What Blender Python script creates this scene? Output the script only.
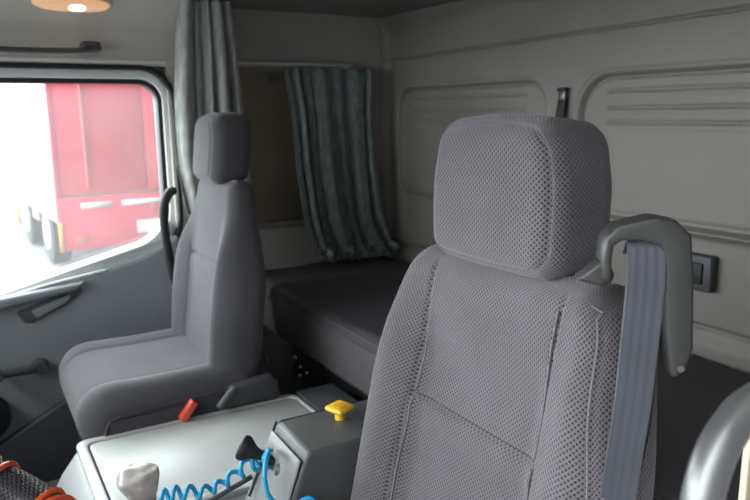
import bpy, bmesh, math, random
import numpy as np
from mathutils import Vector, Matrix

for o in list(bpy.data.objects): bpy.data.objects.remove(o)
S = bpy.context.scene
COL = S.collection
R = math.radians

# ------------------------------------------------------------------ camera
cam = bpy.data.cameras.new('camera'); camo = bpy.data.objects.new('camera', cam); COL.objects.link(camo)
cam.sensor_width = 36.0; cam.lens = 33.6; cam.clip_start = .05; cam.clip_end = 200
def _n(v): v = np.array(v, float); return v/np.linalg.norm(v)
_X = _n([1215, 152, -700.]); _Y = np.array([-425, 133, -700.]); _Y = _n(_Y - _X*(_X@_Y)); _Z = np.cross(_X, _Y)
camo.matrix_world = Matrix([list(_X)+[0], list(_Y)+[0], list(_Z)+[1.25], [0, 0, 0, 1]])
cam.dof.use_dof = True; cam.dof.focus_distance = 1.08; cam.dof.aperture_fstop = 6.3
S.camera = camo

# ------------------------------------------------------------------ light
W = bpy.data.worlds.new('overcast_sky'); S.world = W; W.use_nodes = True
nt = W.node_tree; nt.nodes.clear()
wo = nt.nodes.new('ShaderNodeOutputWorld'); bg = nt.nodes.new('ShaderNodeBackground')
tc = nt.nodes.new('ShaderNodeTexCoord'); sep = nt.nodes.new('ShaderNodeSeparateXYZ'); rp = nt.nodes.new('ShaderNodeValToRGB')
# overcast sky, much brighter towards the front and the far side of the cab than behind the camera
dt = nt.nodes.new('ShaderNodeVectorMath'); dt.operation = 'DOT_PRODUCT'; dt.inputs[1].default_value = (-.62, .70, .35)
nt.links.new(tc.outputs['Generated'], dt.inputs[0]); nt.links.new(dt.outputs['Value'], rp.inputs[0])
mp_ = nt.nodes.new('ShaderNodeMapRange'); mp_.inputs[1].default_value = -1; mp_.inputs[2].default_value = 1
nt.links.new(dt.outputs['Value'], mp_.inputs[0]); nt.links.new(mp_.outputs[0], rp.inputs[0])
rp.color_ramp.elements[0].position = 0.45; rp.color_ramp.elements[0].color = (.028, .028, .030, 1)
rp.color_ramp.elements[1].position = 0.85; rp.color_ramp.elements[1].color = (.92, .96, 1, 1)
nt.links.new(rp.outputs[0], bg.inputs[0]); bg.inputs[1].default_value = 13.5
nt.links.new(bg.outputs[0], wo.inputs[0])
S.view_settings.view_transform = 'Standard'; S.view_settings.look = 'None'
S.view_settings.gamma = 1; S.view_settings.use_curve_mapping = False
S.view_settings.exposure = 0.0

# ------------------------------------------------------------------ helpers
def tag(o, label=None, cat=None, group=None, kind=None):
    if label: o['label'] = label
    if cat: o['category'] = cat
    if group: o['group'] = group
    if kind: o['kind'] = kind
    return o
def empty(name, loc, label, cat, group=None):
    o = bpy.data.objects.new(name, None); COL.objects.link(o); o.location = loc
    o.empty_display_size = .05
    return tag(o, label, cat, group)
def link(name, me, mat=None, parent=None, smooth=True):
    o = bpy.data.objects.new(name, me); COL.objects.link(o)
    if mat: me.materials.append(mat)
    if smooth:
        for p in me.polygons: p.use_smooth = True
    if parent:                      # meshes are written in place, in world units
        o.parent = parent
        w = Vector((0, 0, 0)); q = parent
        while q: w += q.location; q = q.parent
        o.location = -w
    return o
def bm_obj(name, bm, mat=None, parent=None, smooth=True, auto=True):
    me = bpy.data.meshes.new(name); bm.normal_update()
    if smooth and auto:
        for e in bm.edges:
            if len(e.link_faces) == 2 and e.calc_face_angle(0) > R(38): e.smooth = False
    bm.to_mesh(me); bm.free()
    return link(name, me, mat, parent, smooth)
def mesh(name, V, F, mat=None, parent=None, smooth=True, uv=None):
    me = bpy.data.meshes.new(name); me.from_pydata([tuple(v) for v in V], [], F); me.update()
    bm = bmesh.new(); bm.from_mesh(me)
    if uv is not None:
        l = bm.loops.layers.uv.new('UVMap')
        for f in bm.faces:
            for lp in f.loops: lp[l].uv = uv[lp.vert.index]
    bmesh.ops.remove_doubles(bm, verts=bm.verts, dist=1e-6)
    bmesh.ops.recalc_face_normals(bm, faces=bm.faces)
    bm.to_mesh(me); bm.free()
    return link(name, me, mat, parent, smooth)
def add_box(bm, a, b, bev=0, seg=2, M=None):
    t = bmesh.new(); bmesh.ops.create_cube(t, size=1)
    c = [(a[i]+b[i])/2 for i in range(3)]; s = [abs(b[i]-a[i]) for i in range(3)]
    for v in t.verts: v.co = Vector((v.co.x*s[0]+c[0], v.co.y*s[1]+c[1], v.co.z*s[2]+c[2]))
    if bev: bmesh.ops.bevel(t, geom=t.edges[:], offset=bev, segments=seg, affect='EDGES', profile=.5)
    if M: bmesh.ops.transform(t, matrix=M, verts=t.verts)
    me = bpy.data.meshes.new('t'); t.to_mesh(me); t.free(); bm.from_mesh(me); bpy.data.meshes.remove(me)
def box(name, a, b, mat, parent=None, bev=0, seg=2, M=None):
    bm = bmesh.new(); add_box(bm, a, b, bev, seg, M); return bm_obj(name, bm, mat, parent)
def add_hull(bm, pts, bev=0, seg=2):
    t = bmesh.new(); vs = [t.verts.new(p) for p in pts]
    bmesh.ops.convex_hull(t, input=vs)
    bmesh.ops.dissolve_limit(t, angle_limit=R(2), verts=t.verts, edges=t.edges)
    if bev: bmesh.ops.bevel(t, geom=t.edges[:], offset=bev, segments=seg, affect='EDGES', profile=.5)
    me = bpy.data.meshes.new('t'); t.to_mesh(me); t.free(); bm.from_mesh(me); bpy.data.meshes.remove(me)
def hull(name, pts, mat, parent=None, bev=0, seg=2):
    bm = bmesh.new(); add_hull(bm, pts, bev, seg); return bm_obj(name, bm, mat, parent)
def rpoly(P, rad, n=8):
    """polygon with rounded corners"""
    out = []; N = len(P)
    if not hasattr(rad, '__len__'): rad = [rad]*N
    for i in range(N):
        p = np.array(P[i], float); a = np.array(P[i-1], float)-p; b = np.array(P[(i+1) % N], float)-p
        r = rad[i]
        if r <= 0: out.append(tuple(p)); continue
        la, lb = np.linalg.norm(a), np.linalg.norm(b); a /= la; b /= lb
        ang = math.acos(max(-1, min(1, a@b))); d = min(r/math.tan(ang/2), la*.49, lb*.49); r = d*math.tan(ang/2)
        c = p+(a+b)/np.linalg.norm(a+b)*(r/math.sin(ang/2))
        s, e = p+a*d-c, p+b*d-c; sw = math.atan2(s[0]*e[1]-s[1]*e[0], s@e)
        for k in range(n+1):
            t = sw*k/n; out.append((c[0]+s[0]*math.cos(t)-s[1]*math.sin(t), c[1]+s[0]*math.sin(t)+s[1]*math.cos(t)))
    return out
def prism(name, P, O, U, V, depth, mat, parent=None, bev=0, seg=2, holes=None):
    """polygon P in plane (O;U,V), extruded by depth along U x V"""
    O, U, V = Vector(O), Vector(U), Vector(V); N = U.cross(V).normalized()
    bm = bmesh.new()
    if holes is None:
        a = [bm.verts.new(O+U*x+V*y) for x, y in P]; b = [bm.verts.new(O+U*x+V*y+N*depth) for x, y in P]
        n = len(P); bm.faces.new(a[::-1]); bm.faces.new(b)
        for i in range(n): bm.faces.new((a[i], a[(i+1) % n], b[(i+1) % n], b[i]))
    else:                                                # ring: hole has the same number of points
        H = holes; n = len(P)
        rows = [[bm.verts.new(O+U*x+V*y+N*d) for x, y in Q] for Q, d in ((P, 0), (P, depth), (H, depth), (H, 0))]
        for k in range(4):
            A, B = rows[k], rows[(k+1) % 4]
            for i in range(n): bm.faces.new((A[i], A[(i+1) % n], B[(i+1) % n], B[i]))
    bmesh.ops.recalc_face_normals(bm, faces=bm.faces)
    if bev:
        bm.normal_update()
        es = [e for e in bm.edges if len(e.link_faces) == 2 and e.calc_face_angle(0) > R(50)]
        bmesh.ops.bevel(bm, geom=es, offset=bev, segments=seg, affect='EDGES', profile=.5, clamp_overlap=True)
    return bm_obj(name, bm, mat, parent)
def smooth_path(P, n=8, closed=False):
    P = [np.array(p, float) for p in P]; out = []; N = len(P)
    rng = range(N) if closed else range(N-1)
    for i in rng:
        p0 = P[i-1] if (i > 0 or closed) else P[0]*2-P[1]; p1 = P[i]; p2 = P[(i+1) % N]
        p3 = P[(i+2) % N] if (i+2 < N or closed) else P[-1]*2-P[-2]
        for k in range(n):
            t = k/n; out.append(.5*((2*p1)+(-p0+p2)*t+(2*p0-5*p1+4*p2-p3)*t*t+(-p0+3*p1-3*p2+p3)*t**3))
    if not closed: out.append(P[-1])
    return out
def add_tube(bm, P, rad, seg=12, closed=False, caps=True):
    P = [Vector(p) for p in P]; n = len(P)
    if not hasattr(rad, '__len__'): rad = [rad]*n
    ref = None; rings = []
    for i in range(n):
        if closed: T = (P[(i+1) % n]-P[i-1]).normalized()
        else: T = (P[min(i+1, n-1)]-P[max(i-1, 0)]).normalized()
        if ref is None:
            ref = T.orthogonal().normalized()
        ref = (ref-T*ref.dot(T)).normalized(); b = T.cross(ref)
        rings.append([bm.verts.new(P[i]+(ref*math.cos(2*math.pi*k/seg)+b*math.sin(2*math.pi*k/seg))*rad[i]) for k in range(seg)])
    for i in range(n if closed else n-1):
        A, B = rings[i], rings[(i+1) % n]
        for k in range(seg): bm.faces.new((A[k], A[(k+1) % seg], B[(k+1) % seg], B[k]))
    if caps and not closed: bm.faces.new(rings[0][::-1]); bm.faces.new(rings[-1])
def tube(name, P, rad, mat, parent=None, seg=12, closed=False):
    bm = bmesh.new(); add_tube(bm, P, rad, seg, closed); return bm_obj(name, bm, mat, parent)
def ribbon(name, P, wdirs, width, th, mat, parent=None):
    V = []; n = len(P)
    if not isinstance(wdirs, list): wdirs = [wdirs]*n
    for i in range(n):
        p = Vector(P[i]); T = (Vector(P[min(i+1, n-1)])-Vector(P[max(i-1, 0)])).normalized()
        w = Vector(wdirs[i]); w = (w-T*w.dot(T)).normalized(); N = T.cross(w)
        ww = width[i] if hasattr(width, '__len__') else width
        for a, b in ((-.5, -.5), (-.47, .5), (.47, .5), (.5, -.5)): V.append(p+w*ww*a+N*th*b)
    F = []
    for i in range(n-1):
        for k in range(4): F.append((i*4+k, i*4+(k+1) % 4, i*4+4+(k+1) % 4, i*4+4+k))
    F += [(0, 1, 2, 3), (n*4-1, n*4-2, n*4-3, n*4-4)]
    UV = [(i*.01, k*.2) for i in range(n) for k in range(4)]
    return mesh(name, V, F, mat, parent, False, uv=UV)
def cushion(name, hw, H, T, r, mat, parent, place, wf=None, disp=None, tf=None, step=.005, bend=None):
    """rounded, upholstered block.  local: u lateral, v along the length, n thickness (front face at n=T).
       wf(v)->half width factor, disp(u,v,w)->front displacement, place(u,v,n)->world"""
    nu = max(4, int(2*hw/step)); nv = max(4, int(H/step)); nn = max(3, int(T/step))
    V, F, UV = [], [], []
    def face(fn, na, nb, uvf):
        b0 = len(V)
        for i in range(na+1):
            for j in range(nb+1):
                p = fn(i/na, j/nb); V.append(p); UV.append(uvf(p))
        for i in range(na):
            for j in range(nb):
                a = b0+i*(nb+1)+j; F.append((a, a+1, a+nb+2, a+nb+1))
    face(lambda a, b: (-hw+2*hw*a, H*b, T), nu, nv, lambda p: (p[0], p[1]))
    face(lambda a, b: (-hw+2*hw*a, H*b, 0), nu, nv, lambda p: (p[0], -p[1]))
    face(lambda a, b: (-hw, H*b, T*a), nn, nv, lambda p: (-hw-(T-p[2]), p[1]))
    face(lambda a, b: (hw, H*b, T*a), nn, nv, lambda p: (hw+(T-p[2]), p[1]))
    face(lambda a, b: (-hw+2*hw*a, 0, T*b), nu, nn, lambda p: (p[0], -(T-p[2])))
    face(lambda a, b: (-hw+2*hw*a, H, T*b), nu, nn, lambda p: (p[0], H+(T-p[2])))
    A = np.array(V); lo = np.array([-hw+r, r, r]); hi = np.array([hw-r, H-r, T-r])
    Q = np.clip(A, lo, hi); D = A-Q; L = np.linalg.norm(D, axis=1); L[L == 0] = 1; Nn = D/L[:, None]
    B = Q+Nn*r
    out = []
    for (u, v, n), nr in zip(B, Nn):
        k = wf(v) if wf else 1.0
        if tf: n = n*tf(v)
        uu = u*k
        if disp: n += disp(u, v, uu)*max(0.0, nr[2])**.7 if nr[2] > 0 else 0
        out.append(place(uu, v, n))
    return mesh(name, out, F, mat, parent, True, uv=UV)
def gz(x, s): return math.exp(-(x/s)**2)
def sstep(a, b, x):
    t = max(0, min(1, (x-a)/(b-a))); return t*t*(3-2*t)

# ------------------------------------------------------------------ materials
def new_mat(name):
    m = bpy.data.materials.new(name); m.use_nodes = True; n = m.node_tree
    return m, n, n.nodes['Principled BSDF']
def mat(name, c, rough=.6, metal=0, spec=.5, noise=0, nscale=6, bump=0, bscale=80, emit=None, estr=0, coat=0):
    m, n, b = new_mat(name)
    b.inputs['Base Color'].default_value = (*c, 1); b.inputs['Roughness'].default_value = rough
    b.inputs['Metallic'].default_value = metal; b.inputs['Specular IOR Level'].default_value = spec
    if coat: b.inputs['Coat Weight'].default_value = coat
    if emit: b.inputs['Emission Color'].default_value = (*emit, 1); b.inputs['Emission Strength'].default_value = estr
    if noise or bump:
        t = n.nodes.new('ShaderNodeTexCoord')
    if noise:
        x = n.nodes.new('ShaderNodeTexNoise'); x.inputs['Scale'].default_value = nscale; x.inputs['Detail'].default_value = 6
        x.inputs['Roughness'].default_value = .6
        n.links.new(t.outputs['Object'], x.inputs['Vector'])
        r = n.nodes.new('ShaderNodeValToRGB'); r.color_ramp.elements[0].position = .3; r.color_ramp.elements[1].position = .7
        r.color_ramp.elements[0].color = (*[v*(1-noise) for v in c], 1); r.color_ramp.elements[1].color = (*[min(1, v*(1+noise)) for v in c], 1)
        n.links.new(x.outputs[0], r.inputs[0]); n.links.new(r.outputs[0], b.inputs['Base Color'])
        rr = n.nodes.new('ShaderNodeMapRange'); rr.inputs[3].default_value = max(.05, rough-.1); rr.inputs[4].default_value = min(1, rough+.12)
        n.links.new(x.outputs[0], rr.inputs[0]); n.links.new(rr.outputs[0], b.inputs['Roughness'])
    if bump:
        y = n.nodes.new('ShaderNodeTexNoise'); y.inputs['Scale'].default_value = bscale; y.inputs['Detail'].default_value = 3
        n.links.new(t.outputs['Object'], y.inputs['Vector'])
        k = n.nodes.new('ShaderNodeBump'); k.inputs['Strength'].default_value = bump; k.inputs['Distance'].default_value = .002
        n.links.new(y.outputs[0], k.inputs['Height']); n.links.new(k.outputs[0], b.inputs['Normal'])
    return m
def mesh_fabric(name, light, dark, pu=.0085, pv=.0075, depth=.0016, worn=.1):
    """knitted spacer fabric: staggered rows of small round holes, in the UVs (metres)"""
    m, n, b = new_mat(name); N = n.nodes; Lk = n.links.new
    def M(op, a, c=None, d=None):
        x = N.new('ShaderNodeMath'); x.operation = op
        for i, v in enumerate((a, c, d)):
            if v is None: continue
            if isinstance(v, (int, float)): x.inputs[i].default_value = v
            else: Lk(v, x.inputs[i])
        return x.outputs[0]
    t = N.new('ShaderNodeTexCoord'); s = N.new('ShaderNodeSeparateXYZ'); Lk(t.outputs['UV'], s.inputs[0])
    u = M('DIVIDE', s.outputs[0], pu); v = M('DIVIDE', s.outputs[1], pv)
    def cell(off):
        a = M('SUBTRACT', M('FRACT', M('ADD', u, off+100)), .5); c = M('SUBTRACT', M('FRACT', M('ADD', v, off+100)), .5)
        a = M('MULTIPLY', a, 1.0); c = M('MULTIPLY', c, pv/pu*1.05)
        return M('SQRT', M('ADD', M('MULTIPLY', a, a), M('MULTIPLY', c, c)))
    d = M('MINIMUM', cell(0), cell(.5))
    mr = N.new('ShaderNodeMapRange'); mr.interpolation_type = 'SMOOTHSTEP'
    mr.inputs[1].default_value = .06; mr.inputs[2].default_value = .30; Lk(d, mr.inputs[0])
    ns = N.new('ShaderNodeTexNoise'); ns.inputs['Scale'].default_value = 9; ns.inputs['Detail'].default_value = 5; Lk(t.outputs['Object'], ns.inputs['Vector'])
    nr = N.new('ShaderNodeMapRange'); nr.inputs[1].default_value = .3; nr.inputs[2].default_value = .7
    nr.inputs[3].default_value = 1-worn; nr.inputs[4].default_value = 1+worn; Lk(ns.outputs[0], nr.inputs[0])
    mx = N.new('ShaderNodeMix'); mx.data_type = 'RGBA'; mx.inputs[6].default_value = (*dark, 1); mx.inputs[7].default_value = (*light, 1)
    Lk(mr.outputs[0], mx.inputs[0])
    vm = N.new('ShaderNodeVectorMath'); vm.operation = 'SCALE'; Lk(mx.outputs[2], vm.inputs[0]); Lk(nr.outputs[0], vm.inputs['Scale'])
    Lk(vm.outputs[0], b.inputs['Base Color'])
    bp = N.new('ShaderNodeBump'); bp.inputs['Strength'].default_value = .8; bp.inputs['Distance'].default_value = depth
    Lk(mr.outputs[0], bp.inputs['Height']); Lk(bp.outputs[0], b.inputs['Normal'])
    b.inputs['Roughness'].default_value = .85; b.inputs['Sheen Weight'].default_value = .25; b.inputs['Sheen Roughness'].default_value = .4
    b.inputs['Specular IOR Level'].default_value = .25
    return m
def glass_mat(name, dust=.07, tint=(1, 1, 1)):
    m = bpy.data.materials.new(name); m.use_nodes = True; n = m.node_tree; n.nodes.clear()
    o = n.nodes.new('ShaderNodeOutputMaterial'); tr = n.nodes.new('ShaderNodeBsdfTransparent'); tr.inputs[0].default_value = (*tint, 1)
    df = n.nodes.new('ShaderNodeBsdfTranslucent'); df.inputs[0].default_value = (.9, .9, .88, 1)
    gl = n.nodes.new('ShaderNodeBsdfGlossy'); gl.inputs['Roughness'].default_value = .03
    m1 = n.nodes.new('ShaderNodeMixShader'); m2 = n.nodes.new('ShaderNodeMixShader')
    t = n.nodes.new('ShaderNodeTexCoord'); x = n.nodes.new('ShaderNodeTexNoise'); x.inputs['Scale'].default_value = 5; x.inputs['Detail'].default_value = 8
    n.links.new(t.outputs['Object'], x.inputs['Vector'])
    r = n.nodes.new('ShaderNodeMapRange'); r.inputs[1].default_value = .3; r.inputs[2].default_value = .75; r.inputs[3].default_value = dust*.85; r.inputs[4].default_value = dust*1.2
    n.links.new(x.outputs[0], r.inputs[0]); n.links.new(r.outputs[0], m1.inputs[0])
    n.links.new(tr.outputs[0], m1.inputs[1]); n.links.new(df.outputs[0], m1.inputs[2])
    m2.inputs[0].default_value = .03; n.links.new(m1.outputs[0], m2.inputs[1]); n.links.new(gl.outputs[0], m2.inputs[2])
    n.links.new(m2.outputs[0], o.inputs[0]); return m

M_wall = mat('grey_beige_liner', (.195, .183, .165), .55, noise=.07, nscale=4, bump=.12, bscale=220)
M_ceil = mat('grey_headliner', (.26, .255, .235), .8, noise=.05, bump=.2, bscale=150)
M_head = mat('pale_headliner', (.60, .57, .51), .7, noise=.04, bump=.1, bscale=150)
M_floor = mat('dark_rubber_floor', (.02, .02, .022), .8, noise=.3, bump=.3, bscale=60)
M_paint = mat('white_painted_metal', (.82, .85, .83), .35, noise=.03)
M_rubber = mat('black_rubber', (.012, .012, .014), .55)
M_door = mat('slate_door_plastic', (.26, .29, .305), .45, noise=.06, nscale=7, bump=.15, bscale=300)
M_doord = mat('dark_door_plastic', (.075, .083, .09), .55, noise=.1, bump=.15, bscale=300)
M_cons = mat('light_grey_console_plastic', (.52, .54, .515), .36, noise=.08, nscale=7, bump=.12, bscale=260)
M_consd = mat('grey_console_plastic', (.082, .088, .085), .42, noise=.1, nscale=9, bump=.2, bscale=260)
M_plate = mat('mid_grey_console_plastic', (.27, .28, .275), .42, noise=.08, nscale=9, bump=.12, bscale=260)
M_groove = mat('dark_gap', (.02, .02, .02), .8)
M_seat = mesh_fabric('grey_spacer_fabric', (.134, .122, .132), (.024, .022, .026))
M_bolst = mesh_fabric('grey_bolster_fabric', (.28, .265, .30), (.15, .14, .165), .0045, .004, .0006)
M_pseat = mesh_fabric('plain_grey_seat_fabric', (.098, .096, .105), (.056, .055, .062), .0045, .004, .0005)
M_pside = mat('dark_grey_seat_side', (.050, .048, .054), .9, noise=.08, bump=.2, bscale=300)
M_piping = mat('seam_thread', (.19, .18, .20), .8)
M_crease = mat('painted_crease_shade', (.05, .046, .052), .9)  # dark colour stands in for the shade inside the seam creases
M_seatpl = mat('dark_seat_plastic', (.055, .058, .065), .5, noise=.08, bump=.15, bscale=250)
M_arm = mat('charcoal_belt_guide_plastic', (.036, .036, .035), .36, noise=.12, nscale=12, bump=.15, bscale=200)
M_mattr = mat('black_bunk_fabric', (.060, .056, .064), .7, noise=.15, nscale=3, bump=.5, bscale=30)
M_mattrf = mat('dark_bunk_edge', (.075, .072, .072), .8, noise=.1, bump=.3, bscale=60)
M_dark = mat('near_black_plastic', (.014, .014, .016), .6)
M_board = mat('brown_board', (.165, .132, .095), .75, noise=.12, nscale=3, bump=.2, bscale=40)
M_metal = mat('brushed_metal_tube', (.15, .155, .155), .36, metal=.7, noise=.15, nscale=9, bump=.1, bscale=120)
M_chrome = mat('chrome', (.6, .6, .6), .2, metal=1)
M_yellow = mat('yellow_plastic', (.80, .48, .02), .38, noise=.05)
M_blue = mat('bright_blue_hose', (.015, .36, .62), .25)
M_red = mat('red_buckle_plastic', (.75, .09, .05), .4)
M_lace = mat('orange_red_lacing', (.95, .15, .05), .4)
M_strip = mat('cream_trim', (.55, .5, .35), .5)
M_glass = glass_mat('dusty_window_glass', .04, (.93, .96, .95))
M_clear = mat('cloudy_plastic_wrap', (.56, .53, .49), .22, noise=.35, nscale=35, bump=1.0, bscale=45)

def belt_mat():
    m, n, b = new_mat('grey_seat_belt_webbing'); t = n.nodes.new('ShaderNodeTexCoord')
    w = n.nodes.new('ShaderNodeTexWave'); w.bands_direction = 'Y'; w.inputs['Scale'].default_value = 6
    x = n.nodes.new('ShaderNodeTexNoise'); x.inputs['Scale'].default_value = 14
    n.links.new(t.outputs['UV'], w.inputs['Vector']); n.links.new(t.outputs['Object'], x.inputs['Vector'])
    r = n.nodes.new('ShaderNodeValToRGB'); r.color_ramp.elements[0].color = (.032, .035, .044, 1); r.color_ramp.elements[1].color = (.058, .063, .077, 1)
    n.links.new(x.outputs[0], r.inputs[0]); n.links.new(r.outputs[0], b.inputs['Base Color'])
    k = n.nodes.new('ShaderNodeBump'); k.inputs['Strength'].default_value = .3; k.inputs['Distance'].default_value = .001
    n.links.new(w.outputs[0], k.inputs['Height']); n.links.new(k.outputs[0], b.inputs['Normal'])
    b.inputs['Roughness'].default_value = .5; b.inputs['Sheen Weight'].default_value = .3
    return m
M_belt = belt_mat()
def curtain_mat(name, a, c):
    m, n, b = new_mat(name); t = n.nodes.new('ShaderNodeTexCoord')
    x = n.nodes.new('ShaderNodeTexNoise'); x.inputs['Scale'].default_value = 70; x.inputs['Detail'].default_value = 6
    mp = n.nodes.new('ShaderNodeMapping'); mp.inputs['Scale'].default_value = (1, 1, .35)
    n.links.new(t.outputs['Object'], mp.inputs[0]); n.links.new(mp.outputs[0], x.inputs['Vector'])
    r = n.nodes.new('ShaderNodeValToRGB'); r.color_ramp.elements[0].position = .38; r.color_ramp.elements[1].position = .62
    r.color_ramp.elements[0].color = (*a, 1); r.color_ramp.elements[1].color = (*c, 1)
    n.links.new(x.outputs[0], r.inputs[0]); n.links.new(r.outputs[0], b.inputs['Base Color'])
    b.inputs['Roughness'].default_value = .95; b.inputs['Sheen Weight'].default_value = .3
    k = n.nodes.new('ShaderNodeBump'); k.inputs['Strength'].default_value = .4; k.inputs['Distance'].default_value = .002
    n.links.new(x.outputs[0], k.inputs['Height']); n.links.new(k.outputs[0], b.inputs['Normal'])
    return m
M_curt = curtain_mat('grey_green_curtain', (.34, .36, .335), (.48, .50, .465))
M_curt2 = curtain_mat('blue_grey_curtain', (.12, .145, .145), (.20, .235, .23))
def cover_mat():
    """black wheel cover with staggered holes"""
    m = mesh_fabric('black_perforated_wheel_cover', (.045, .045, .05), (.004, .004, .004), .0075, .0075, .0015)
    b = m.node_tree.nodes['Principled BSDF']; b.inputs['Roughness'].default_value = .38; b.inputs['Specular IOR Level'].default_value = .6; b.inputs['Sheen Weight'].default_value = 0
    return m
M_cover = cover_mat()

# ------------------------------------------------------------------ the cab shell
def st(o): o['kind'] = 'structure'; return o
XR = 1.46; YF = 2.38; ZC = 1.60
st(box('floor', (-.75, .36, -.06), (1.52, 2.46, 0), M_floor))
st(box('ceiling', (-.75, .25, ZC), (1.56, 2.46, ZC+.05), M_ceil, bev=.004))

def rrect_sdf(y, z, y0, y1, z0, z1, r):
    cy, cz, hy, hz = (y0+y1)/2, (z0+z1)/2, (y1-y0)/2-r, (z1-z0)/2-r
    qy, qz = abs(y-cy)-hy, abs(z-cz)-hz
    return math.hypot(max(qy, 0), max(qz, 0))+min(max(qy, qz), 0)-r
def rear_depth(y, z):
    """how far the liner stands proud of (+) or behind (-) the plane x=XR"""
    d = 0.0
    for (y0, y1, z0, z1, r) in ((1.515, 2.298, .945, 1.333, .075), (.20, 1.385, .972, 1.337, .10)):
        s = rrect_sdf(y, z, y0, y1, z0, z1, r)
        d += -.012*sstep(.002, -.010, s) + .003*gz(s-.010, .006)      # recess with a raised lip
        d += -.013*gz(s+.004, .0055)
        if s < -.02:
            for zz in (1.297, 1.254, 1.217):                           # horizontal ribs
                e = sstep(y0+.085, y0+.11, y)*sstep(y1-.075, y1-.10, y)
                d += (-.0065*gz(z-zz, .004)+.002*gz(z-zz+.010, .008))*e
    d += -.014*gz(z-(1.443+.010*max(0, (2.36-y))), .0036)            # joint high on the wall
    d += .016*sstep(.962, .948, z)*0 + .020*gz(z-.972, .013)*sstep(1.50, 1.46, y)   # ledge under the right panel
    d += -.008*gz(z-.745, .006)                                        # low joint
    d += .010*sstep(.735, .70, z)
    return d
def rear_wall():
    ys = np.concatenate([np.linspace(.20, .80, 60)[:-1], np.linspace(.80, 2.34, 500)]); zs = np.linspace(.60, ZC-.001, 380)
    V, F = [], []
    ny, nz = len(ys), len(zs)
    cor = 6                                                            # rounded corner to the side wall
    cols = [(y, None) for y in ys]
    for y in ys:
        for z in zs:
            top = sstep(ZC-.07, ZC, z)
            V.append((XR-rear_depth(y, z)-.03*top*top, y, z))
    for i in range(ny-1):
        for j in range(nz-1):
            a = i*nz+j; F.append((a, a+1, a+nz+1, a+nz))
    k = len(V)
    for c in range(1, cor+1):
        t = c/cor*math.pi/2
        for z in zs:
            top = sstep(ZC-.07, ZC, z); base = XR-.03*top*top
            V.append((base-.04*(1-math.cos(t))-rear_depth(2.34, z)*(1-c/cor), 2.34+.04*math.sin(t), z))
    for c in range(cor):
        for j in range(nz-1):
            a = (ny-1)*nz+c*nz+j; F.append((a, a+1, a+nz+1, a+nz))
    o = mesh('wall_rear', V, F, M_wall)
    m = o.modifiers.new('thick', 'SOLIDIFY'); m.thickness = .03; m.offset = -1 if o.data.polygons[0].normal.x < 0 else 1
    st(o)
rear_wall()
# far side wall (behind the door): recess for the side window
bm = bmesh.new()
add_box(bm, (.60, YF, 0), (1.50, YF+.06, .845)); add_box(bm, (.60, YF, 1.40), (1.50, YF+.06, ZC))
add_box(bm, (.60, YF, .845), (.78, YF+.06, 1.40)); add_box(bm, (1.22, YF, .845), (1.50, YF+.06, 1.40))
add_box(bm, (.60, YF+.05, .845), (1.50, YF+.06, 1.40))
st(bm_obj('wall_far', bm, mat('lightened_liner', (.33, .315, .285), .6, noise=.06, nscale=4, bump=.12, bscale=220), smooth=False))  # same liner as the rear wall, lightened to stand in for missing light
# header above the passenger door
cv = [(2.46, ZC), (2.20, ZC), (2.235, 1.585), (2.275, 1.555), (2.305, 1.53), (2.325, 1.50), (2.34, 1.44), (2.335, 1.425), (2.335, 1.402), (2.46, 1.402)]
o = prism('trim_1', [(a, b) for a, b in cv], (-.75, 0, 0), (0, 1, 0), (0, 0, 1), 1.40, M_head); st(o)
o = box('trim_2', (-.75, 2.322, 1.408), (.60, 2.34, 1.418), M_paint, bev=.003); st(o)
# front of the cab (behind the camera's view) and door posts
bm = bmesh.new()
add_box(bm, (-.80, .30, -.06), (-.74, 2.46, .95)); add_box(bm, (-.80, .30, 1.50), (-.74, 2.46, 1.65))
add_box(bm, (-.80, .30, .95), (-.72, .38, 1.50)); add_box(bm, (-.80, 2.38, .95), (-.72, 2.46, 1.50))
st(bm_obj('wall_front', bm, M_doord, smooth=False))
st(box('wall_near', (.64, .20, -.06), (1.52, .355, ZC), M_wall, bev=.01))
d = st(hull('trim_3', [(-.74, .42, .60), (-.74, 2.30, .60), (-.74, .42, .92), (-.74, 2.30, .92), (-.42, .42, .60), (-.42, 2.30, .60), (-.46, .42, .84), (-.46, 2.30, .84), (-.60, .42, .93), (-.60, 2.30, .93)], M_doord, bev=.02))
# thin cream edging at the near post
st(box('trim_4', (.664, .3785, .30), (.682, .3865, .955), M_strip, bev=.002))

st(prism('trim_9', [(-.75, .02), (.66, .02), (.66, 1.42), (-.75, 1.42)], (0, 2.46, 0), (1, 0, 0), (0, 0, 1), .065, M_head, holes=[(-.51, .06), (.622, .06), (.622, 1.395), (-.51, 1.395)]))
st(prism('trim_10', rpoly([(.50, 1.41), (.65, 1.41), (.65, 1.26)], 0)+[(.622-.095*(1-math.cos(t)), 1.30+.095*math.sin(t)) for t in np.linspace(0, math.pi/2, 10)], (0, 2.45, 0), (1, 0, 0), (0, 0, 1), .05, M_head))
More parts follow.
